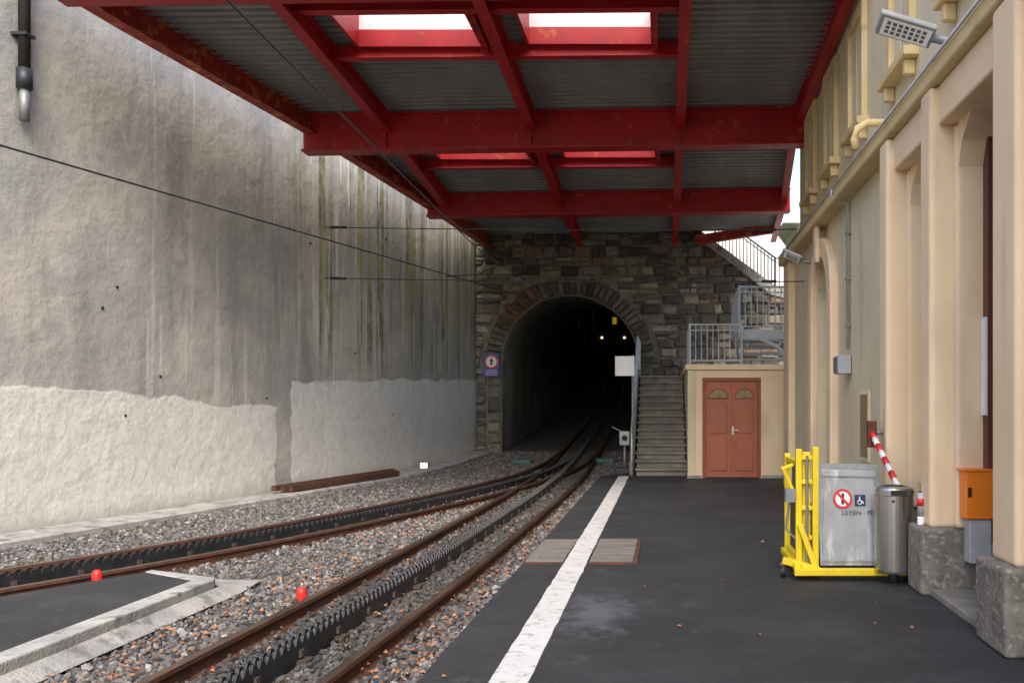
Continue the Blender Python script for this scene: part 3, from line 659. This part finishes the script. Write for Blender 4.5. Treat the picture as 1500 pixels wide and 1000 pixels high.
for yc in (5.6,7.6,9.75,12.0,13.9,15.8):
    ww=0.5
    a=Acc(); a.box(2.54,2.621,yc-ww,yc-ww+0.14,5.3,6.85); a.box(2.54,2.621,yc+ww-0.14,yc+ww,5.3,6.85); a.box(2.54,2.621,yc-ww+0.14,yc+ww-0.14,6.7,6.85); a.obj('window_surround',M['ochre'],sb,0.012)
    box('window_sill',2.46,2.63,yc-ww-0.08,yc+ww+0.08,5.20,5.30,M['ochre'],sb,0.015); 
    for q_ in (-1,1): box('sill_bracket',2.50,2.62,yc+q_*0.42-0.05,yc+q_*0.42+0.05,5.04,5.20,M['ochre'],sb,0.02)
    box('shutter',2.60,2.622,yc-ww+0.14,yc+ww-0.14,5.3,6.7,M['cream'],sb)
    box('shutter_panel',2.588,2.602,yc-ww+0.2,yc-0.03,5.38,6.62,M['cream'],sb,0.008); box('shutter_panel',2.588,2.602,yc+0.03,yc+ww-0.2,5.38,6.62,M['cream'],sb,0.008)
box('end_pilaster',2.30,2.43,16.6,17.32,0,4.25,M['peach'],sb,0.02)
box('wall_plinth',2.36,2.43,9.26,12.4,0,0.5,M['plinth'],sb,0.02); box('wall_plinth',2.36,2.43,14.4,16.6,0,0.5,M['plinth'],sb,0.02)
box('hatch',2.40,2.425,10.5,10.95,0.9,1.75,M['peach'],sb,0.005); box('hatch_void',2.39,2.401,10.55,10.9,0.95,1.7,M['wood_pane'],sb)
tube('conduit',[(2.38,11.6,2.3),(2.38,11.6,4.2),(2.17,11.6,4.3),(2.17,11.6,4.38)],0.022,M['greybox'],sb); tube('cable',[(2.18,5,4.40),(2.18,17.2,4.40)],0.014,M['greybox'],sb)
a=Acc()
for z in (2.6,3.2,3.8): a.box(2.35,2.42,11.56,11.64,z,z+0.03)
a.obj('conduit_clips',M['pipe'],sb)
tube('rain_spout',[(2.60,9.9,4.72),(2.25,9.9,4.72),(2.14,9.9,4.66),(2.11,9.9,4.54),(2.12,9.9,4.42)],0.045,M['ochre'],sb,12)
cb=empty('control_box'); box('case',2.24,2.41,11.5,11.8,1.98,2.22,M['greybox'],cb,0.01); box('lid',2.225,2.242,11.52,11.78,2.0,2.2,M['pipe'],cb,0.004)
vd=empty('ticket_validator'); box('orange_case',2.42,2.68,7.16,7.32,0.66,1.05,M['orange'],vd,0.012); box('hood',2.40,2.70,7.15,7.33,1.05,1.065,M['orange'],vd); box('slot',2.44,2.47,7.155,7.162,0.84,0.92,M['black'],vd)
box('grey_case',2.46,2.64,7.18,7.32,0.30,0.655,M['greybox'],vd,0.01); box('grey_channel',2.64,2.74,7.20,7.32,0.30,0.46,M['greybox'],vd,0.01)
def flood(x,y,z,L_):
    e=empty('floodlight'); U=0.13
    tx=x-L_; T=0.03
    def Q(px_,s,dz): 
        t_=(px_-tx)/(x-0.22-tx); return (px_,y+s*0.12,z+U*(1-t_)-s*T+dz)
    v=[Q(tx,-1,0),Q(tx,1,0),Q(x-0.22,1,0),Q(x-0.22,-1,0)]; v+=[(a_,b_,c_+0.045) for a_,b_,c_ in v]
    o=mkobj('housing',v,BF,M['greybox'],e); bevel(o,0.012)
    v=[Q(tx+0.03,-0.8,-0.004),Q(tx+0.03,0.8,-0.004),Q(x-0.25,0.8,-0.004),Q(x-0.25,-0.8,-0.004)]
    mkobj('lens',v,[(0,1,2,3)],M['lampw'],e)
    v=[];f=[]
    for i in range(7):
        for k in range(3):
            cxq=tx+0.06+i*(L_-0.33)/7; s0=-0.6+k*0.42; n0=len(v)
            v+=[Q(cxq,s0,-0.008),Q(cxq,s0+0.30,-0.008),Q(cxq+0.03,s0+0.30,-0.008),Q(cxq+0.03,s0,-0.008)]; f.append((n0,n0+1,n0+2,n0+3))
    mkobj('led_cells',v,f,M['pipe'],e)
    tube('arm',[(x-0.24,y,z+0.02),(x-0.05,y,z-0.02),(x,y,z-0.02)],0.035,M['pipe'],e); a=Acc(); a.beam((x,y,z-0.12),(x,y,z+0.12),0.08,0.05); a.beam((x-0.02,y,z-0.02),(2.45,y,z-0.02),0.05,0.05); a.obj('mount',M['pipe'],e)
flood(2.36,7.1,4.50,0.66); flood(2.40,14.3,3.88,0.52)

# ---------------------------------------------------------------- wheelchair lift, bin, barrier
wl=empty('wheelchair_lift')
a=Acc(); Y0=8.1
a.box(1.19,1.245,Y0,Y0+0.06,0.10,1.18); a.box(1.34,1.395,Y0-0.02,Y0+0.05,0.08,1.20)
a.box(1.19,1.245,Y0+0.75,Y0+0.81,0.10,1.10); 
for z in (0.35,0.62,0.86,1.08): a.box(1.245,1.34,Y0+0.0,Y0+0.04,z,z+0.04)
a.box(1.195,1.24,Y0+0.06,Y0+0.75,1.02,1.07); a.box(1.195,1.24,Y0+0.06,Y0+0.75,0.14,0.20)
a.box(1.16,1.22,Y0-0.1,Y0+0.85,0.09,0.15); a.box(1.16,2.2,Y0-0.14,Y0-0.06,0.05,0.11); a.box(1.34,1.40,Y0-0.12,Y0+0.8,0.06,0.12)
a.beam((1.08,Y0+0.05,0.16),(1.36,Y0-0.08,0.10),0.06,0.06); a.beam((1.19,Y0+0.02,0.75),(1.06,Y0-0.02,1.02),0.03,0.03,(0,1,0)); a.beam((1.06,Y0-0.02,1.0),(1.16,Y0-0.02,1.04),0.03,0.03,(0,1,0))
a.beam((1.22,Y0-0.03,0.5),(1.37,Y0-0.06,0.08),0.05,0.04,(0,1,0)); a.box(1.255,1.33,Y0+0.05,Y0+0.12,0.12,1.15)
a.obj('yellow_frame',M['yellow'],wl,0.006)
a=Acc(); a.tube([(1.29,Y0-0.01,0.15),(1.29,Y0-0.01,1.12)],0.014,8); a.box(1.09,1.18,Y0-0.05,Y0+0.05,0.70,0.82); a.tube([(1.13,Y0,0.70),(1.10,Y0+0.02,0.45),(1.20,Y0+0.02,0.35)],0.01,6); a.obj('winch_parts',M['pipe'],wl)
def wheel(x,y,z,r,w_,par):
    tube('wheel',[(x-w_/2,y,z),(x+w_/2,y,z)],r,M['black'],par,18); tube('hub',[(x-w_/2-0.004,y,z),(x+w_/2+0.004,y,z)],r*0.45,M['steel'],par,12)
    box('fork',x-w_/2-0.012,x+w_/2+0.012,y-0.015,y+0.015,z+r,z+r+0.02,M['steel'],par)
wheel(1.08,Y0+0.05,0.06,0.055,0.035,wl); wheel(2.17,Y0-0.1,0.045,0.042,0.035,wl); wheel(1.19,Y0+0.8,0.06,0.055,0.035,wl)
v=[(1.41,Y0-0.02,0.12),(1.98,Y0-0.02,0.12),(1.98,Y0+0.12,0.93),(1.93,Y0+0.12,0.97),(1.40,Y0+0.12,0.99),(1.40,Y0+0.06,0.60)]
v2=[(p[0],p[1]+0.035,p[2]) for p in v]; n=6
o=mkobj('folded_platform',v+v2,[tuple(range(n)),tuple(range(n,2*n))[::-1]]+[(i,(i+1)%n,n+(i+1)%n,n+i) for i in range(n)],M['alu'],wl); bevel(o,0.006)
a=Acc()
def PP(x,z,o=0.006): return (x,Y0-0.02+(z-0.12)/0.85*0.14-o,z)
a.beam(PP(1.42,0.15),PP(1.46,0.95),0.012,0.025); a.beam(PP(1.96,0.15),PP(1.93,0.93),0.012,0.025); a.beam(PP(1.42,0.16),PP(1.97,0.16),0.012,0.025); a.beam(PP(1.43,0.93),PP(1.95,0.92),0.012,0.02); a.obj('platform_ribs',M['alu'],wl,0.002)
v=[(1.42,Y0+0.2,0.15),(2.05,Y0+0.2,0.15),(2.0,Y0+0.3,1.02),(1.45,Y0+0.3,1.03)]; v2=[(p[0],p[1]+0.03,p[2]) for p in v]; o=mkobj('rear_platform',v+v2,BF,M['alu'],wl)
tilt=math.atan2(0.14,0.85)
def face(name,pts,mt,o=0.01): return mkobj(name,[PP(x,z,o) for x,z in pts],[tuple(range(len(pts)))],mt,wl)
cxx,czz=1.63,0.72
face('sign_white',[(cxx+0.088*math.cos(t_),czz+0.088*math.sin(t_)) for t_ in np.linspace(0,2*math.pi,28,endpoint=False)],M['white'],0.010)
n=28; v=[PP(cxx+r_*math.cos(2*math.pi*k/n),czz+r_*math.sin(2*math.pi*k/n),0.013) for r_ in (0.068,0.09) for k in range(n)]
mkobj('sign_ring',v,[(k,(k+1)%n,n+(k+1)%n,n+k) for k in range(n)],M['redp'],wl)
face('figure',[(1.615,0.67),(1.64,0.67),(1.645,0.77),(1.62,0.77)],M['black'],0.012)
face('slash',[(1.575,0.765),(1.59,0.78),(1.685,0.675),(1.67,0.66)],M['redp'],0.015)
face('wheelchair_plate',[(1.74,0.655),(1.84,0.655),(1.84,0.755),(1.74,0.755)],M['dblue'],0.010)
n=16; v=[PP(1.785+r_*math.cos(2*math.pi*k/n),0.69+r_*math.sin(2*math.pi*k/n),0.013) for r_ in (0.016,0.023) for k in range(n)]
mkobj('wheelchair_wheel',v,[(k,(k+1)%n,n+(k+1)%n,n+k) for k in range(n)],M['white'],wl)
face('wheelchair_back',[(1.78,0.70),(1.79,0.70),(1.79,0.742),(1.78,0.742)],M['white'],0.013); face('wheelchair_leg',[(1.79,0.70),(1.815,0.70),(1.825,0.675),(1.815,0.675),(1.808,0.692),(1.79,0.692)],M['white'],0.013)
tc=bpy.data.curves.new('lettering','FONT'); tc.body='LEYSIN - FEYDEY'; tc.size=0.058; tc.materials.append(M['black']); to=bpy.data.objects.new('lettering',tc); COL.objects.link(to); to.parent=wl
to.location=PP(1.62,0.575,0.014); to.rotation_euler=(math.pi/2-tilt,0,0)
lb=empty('litter_bin'); bx,by=2.04,7.93; prof=[(0.0,0.10),(0.165,0.10),(0.17,0.12),(0.17,0.78),(0.175,0.785),(0.175,0.83),(0.16,0.85),(0.11,0.862),(0.11,0.84),(0,0.84)]
v=[];f=[];n=36
for r_,h in prof:
    for k in range(n): v.append((bx+r_*math.cos(2*math.pi*k/n),by+r_*math.sin(2*math.pi*k/n),h))
for i in range(len(prof)-1):
    for k in range(n): f.append((i*n+k,i*n+(k+1)%n,(i+1)*n+(k+1)%n,(i+1)*n+k))
mkobj('drum',v,f,M['steel'],lb,False)
tube('ash_grate',[(bx,by,0.845),(bx,by,0.866)],0.09,M['dkiron'],lb,20); box('opening',bx-0.07,bx+0.07,by-0.178,by-0.165,0.79,0.835,M['black'],lb)
tube('lock',[(bx-0.05,by-0.165,0.74),(bx-0.05,by-0.178,0.74)],0.012,M['black'],lb); box('stand',bx-0.05,bx+0.3,by+0.05,by+0.12,0.25,0.32,M['dkiron'],lb); tube('stand_leg',[(bx,by+0.0,0),(bx,by+0.0,0.11)],0.05,M['dkiron'],lb)
ba=empty('striped_barrier')
PX=2.19; PY=7.62
for i in range(4): tube('post_segment',[(PX,PY,0.03+i*0.20),(PX,PY,0.03+(i+1)*0.20)],0.028,M['white'] if i%2==0 else M['greybox'],ba,12)
tube('post_red',[(PX,PY,0.14),(PX,PY,0.20)],0.032,M['redp'],ba,12); tube('post_red_top',[(PX,PY,0.72),(PX,PY,0.78)],0.032,M['redp'],ba,12); tube('post_back',[(PX+0.01,PY+0.05,0.0),(PX+0.01,PY+0.05,0.84)],0.018,M['black'],ba)
A0=Vector((2.17,8.28,0.82));A1=Vector((2.09,9.0,1.30))
for i in range(8): tube('arm_segment',[A0+(A1-A0)*i/8,A0+(A1-A0)*(i+1)/8],0.03,M['redp'] if i%2 else M['white'],ba,10)
box('arm_head',2.05,2.14,8.98,9.06,1.15,1.42,M['brown'],ba,0.01); tube('arm_pivot',[(2.1,9.02,1.3),(2.25,9.02,1.3)],0.02,M['pipe'],ba)

# ---------------------------------------------------------------- canopy
ca_=empty('platform_canopy'); CY=11.3
def rz(d,x=0): return float(np.interp(d,[3.0,16.5,21,26],[7.88,7.08,6.64,6.60]))+0.015*x
def exL(d): return float(np.interp(d,[3,12.5,16.5,21,26],[-9.4,-7.55,-6.62,-5.55,-5.2]))
def exR(d): return float(np.interp(d,[3,17.3,21,26],[2.56,2.58,2.90,3.25]))
SK=[(12.55,13.65),(17.35,18.6)]; SX=[(-4.72,-2.84),(-2.10,-0.22)]
def strip(y0,y1,xa,xb,acc):
    per=0.18; prof=[(0,0),(0.05,0),(0.065,0.065),(0.13,0.065),(0.145,0.0)]
    ys=[]; k=math.floor(y0/per)
    while k*per<y1:
        for o_,h in prof:
            y=k*per+o_
            if y0<=y<=y1: ys.append((y,h))
        k+=1
    ys=[(y0,ys[0][1])]+ys+[(y1,ys[-1][1])]
    n0=len(acc.v)
    for y,h in ys:
        a0=xa(y) if callable(xa) else xa; a1=xb(y) if callable(xb) else xb
        acc.v+= [(a0,y,rz(y,a0)+h),(a1,y,rz(y,a1)+h)]
    for i in range(len(ys)-1): acc.f.append((n0+2*i,n0+2*i+1,n0+2*i+3,n0+2*i+2))
dk_=Acc()
cols=[(exL,SX[0][0]),(SX[0][0],SX[0][1]),(SX[0][1],SX[1][0]),(SX[1][0],SX[1][1]),(SX[1][1],exR)]
for ci,(xa,xb) in enumerate(cols):
    if ci in (1,3):
        for s0,s1 in ((CY,SK[0][0]),(SK[0][1],SK[1][0]),(SK[1][1],26.0)): strip(s0,s1,xa,xb,dk_)
    else: strip(CY,26.0,xa,xb,dk_)
dk_.obj('corrugated_deck',M['deck'],ca_)
for (s0,s1) in SK:
    for (x0,x1) in SX:
        a=Acc(); z0=rz(s0,x0)-0.10; z1=rz(s0,x0)+0.42; zt=rz(s1,x0)
        a.box(x0-0.05,x0,s0-0.05,s1+0.05,zt-0.10,z1); a.box(x1,x1+0.05,s0-0.05,s1+0.05,zt-0.10,z1); a.box(x0,x1,s0-0.05,s0,z0,z1); 
        a.box(x0,x1,s1,s1+0.05,zt-0.10,zt+0.16); a.obj('skylight_frame',M['red'],ca_)
        box('skylight_white_liner',x0,x1,s1+0.01,s1+0.055,zt+0.161,z1,M['white'],ca_)
        box('skylight_glazing',x0-0.05,x1+0.05,s0-0.05,s1+0.05,z1+0.002,z1+0.01,M['glaz'],ca_)
def ibeam(acc,a,b,w_,h,tf=0.03,tw=0.02):
    a=Vector(a);b=Vector(b); U=Vector((0,0,1))
    acc.beam(a+U*(h/2-tf/2),b+U*(h/2-tf/2),w_,tf); acc.beam(a-U*(h/2-tf/2),b-U*(h/2-tf/2),w_,tf); acc.beam(a,b,tw,h-2*tf)
pu=Acc(); 
for x,y0,y1 in ((-5.2,CY,20.9),(-2.5,CY,26),(0.27,CY,26)):
    st=[y0]+[q for q in (16.5,21) if y0<q<y1]+[y1]
    for i in range(len(st)-1):
        ibeam(pu,(x,st[i],rz(st[i],x)-0.20),(x,st[i+1],rz(st[i+1],x)-0.20),0.17,0.36)
pu.obj('purlins',M['red'],ca_)
eb=Acc()
st=[CY,12.5,16.5,21,26]
for i in range(4):
    a0=(exL(st[i]),st[i],rz(st[i],exL(st[i]))-0.16); a1=(exL(st[i+1]),st[i+1],rz(st[i+1],exL(st[i+1]))-0.16); ibeam(eb,a0,a1,0.22,0.42,0.035)
eb.obj('left_edge_beam',M['rustred'],ca_)
eb=Acc(); st=[CY,17.3,21,26]
for i in range(3):
    e0=exR(st[i])-0.10;e1=exR(st[i+1])-0.10
    ibeam(eb,(e0,st[i],rz(st[i],e0)-0.15),(e1,st[i+1],rz(st[i+1],e1)-0.15),0.16,0.40)
eb.obj('right_edge_beam',M['red'],ca_)
mb=Acc()
def girder(acc,y,h,xa,xb,drop=0.0):
    za=rz(y,xa)-drop-h/2; zb_=rz(y,xb)-drop-h/2
    a_=Vector((xa,y,za)); b_=Vector((xb,y,zb_)); acc.beam(a_,b_,0.14,h-0.05); U=Vector((0,0,1))
    acc.beam(a_+U*(h/2-0.02),b_+U*(h/2-0.02),0.34,0.04); acc.beam(a_-U*(h/2-0.02),b_-U*(h/2-0.02),0.34,0.04)
girder(mb,16.6,0.70,-6.75,2.60,0.01); girder(mb,21.1,0.55,-5.65,2.95,0.01); girder(mb,11.4,0.5,-7.8,2.5,0.01)
for x in (-5.2,-2.5,0.27):
    for y,h in ((16.6,0.7),(21.1,0.55)):
        if x<-5 and y>20: continue
        mb.box(x-0.01,x+0.01,y-0.15,y-0.07,rz(y,x)-h+0.03,rz(y,x)-0.06)
mb.obj('main_girders',M['red'],ca_)
fg=Acc(); fg.beam((0.85,25.7,6.30),(3.2,25.5,6.62),0.2,0.26); fg.obj('end_girder',M['rustred'],ca_)
sc_=Acc()
for y in (12.35,13.80,17.15,18.80):
    xs=(-5.2,-2.5,0.27)
    for i in range(2):
        xa,xb=xs[i]+0.02,xs[i+1]-0.02; sc_.beam((xa,y,rz(y,xa)-0.13),(xb,y,rz(y,xb)-0.13),0.10,0.20); 
    sc_.beam((xs[0],y,rz(y)-0.3),(xs[-1],y,rz(y)-0.3+0.05),0.16,0.02)
for y in (12.35,18.8):
    for x in (-2.77,-0.15): 
        sc_.beam((x,y,rz(y)-0.13),(x,y+1.5 if y<15 else y-1.6,rz(y)-0.2),0.07,0.16)
sc_.obj('cross_members',M['red'],ca_)

# ---------------------------------------------------------------- overhead wires
ow=empty('overhead_wires')
def wire(name,p0,p1,sag=0.0,r=0.008,n=14):
    p0=Vector(p0);p1=Vector(p1); pts=[p0+(p1-p0)*k/n-Vector((0,0,sag*4*(k/n)*(1-k/n))) for k in range(n+1)]
    tube(name,pts,r,M['dkiron'],ow,6)
wire('siding_contact_wire',(-7.9,4.2,4.19),(-3.5,26.4,4.55),0.0,0.012)
wire('main_contact_wire_a',(-2.6,0,4.25),(-3.2,15.4,4.22),0.05,0.009); wire('main_contact_wire_b',(-3.2,15.4,4.22),(-2.9,27,4.5),0.0,0.010); wire('main_contact_wire_c',(-2.9,27,4.5),(-3.3,50,6.9),0,0.011)
xl=wallx(18.2)
for zl,zr in ((5.2,4.63),(4.16,3.72)):
    wire('span_wire',(xl,18.2,zl),(2.42,15.5,zr),0.03,0.010)
    tube('insulator',[(xl+0.15,18.15,zl-0.01),(xl+0.5,18.05,zl-0.03)],0.03,M['dkiron'],ow,8)
    tube('insulator',[(1.7,15.7,zr+0.03),(1.95,15.64,zr+0.02)],0.025,M['dkiron'],ow,8)
tube('steady_arm',[(-4.2,17.0,4.02),(-3.6,17.0,4.06),(-3.2,16.8,4.22)],0.015,M['dkiron'],ow,6)
print('built')
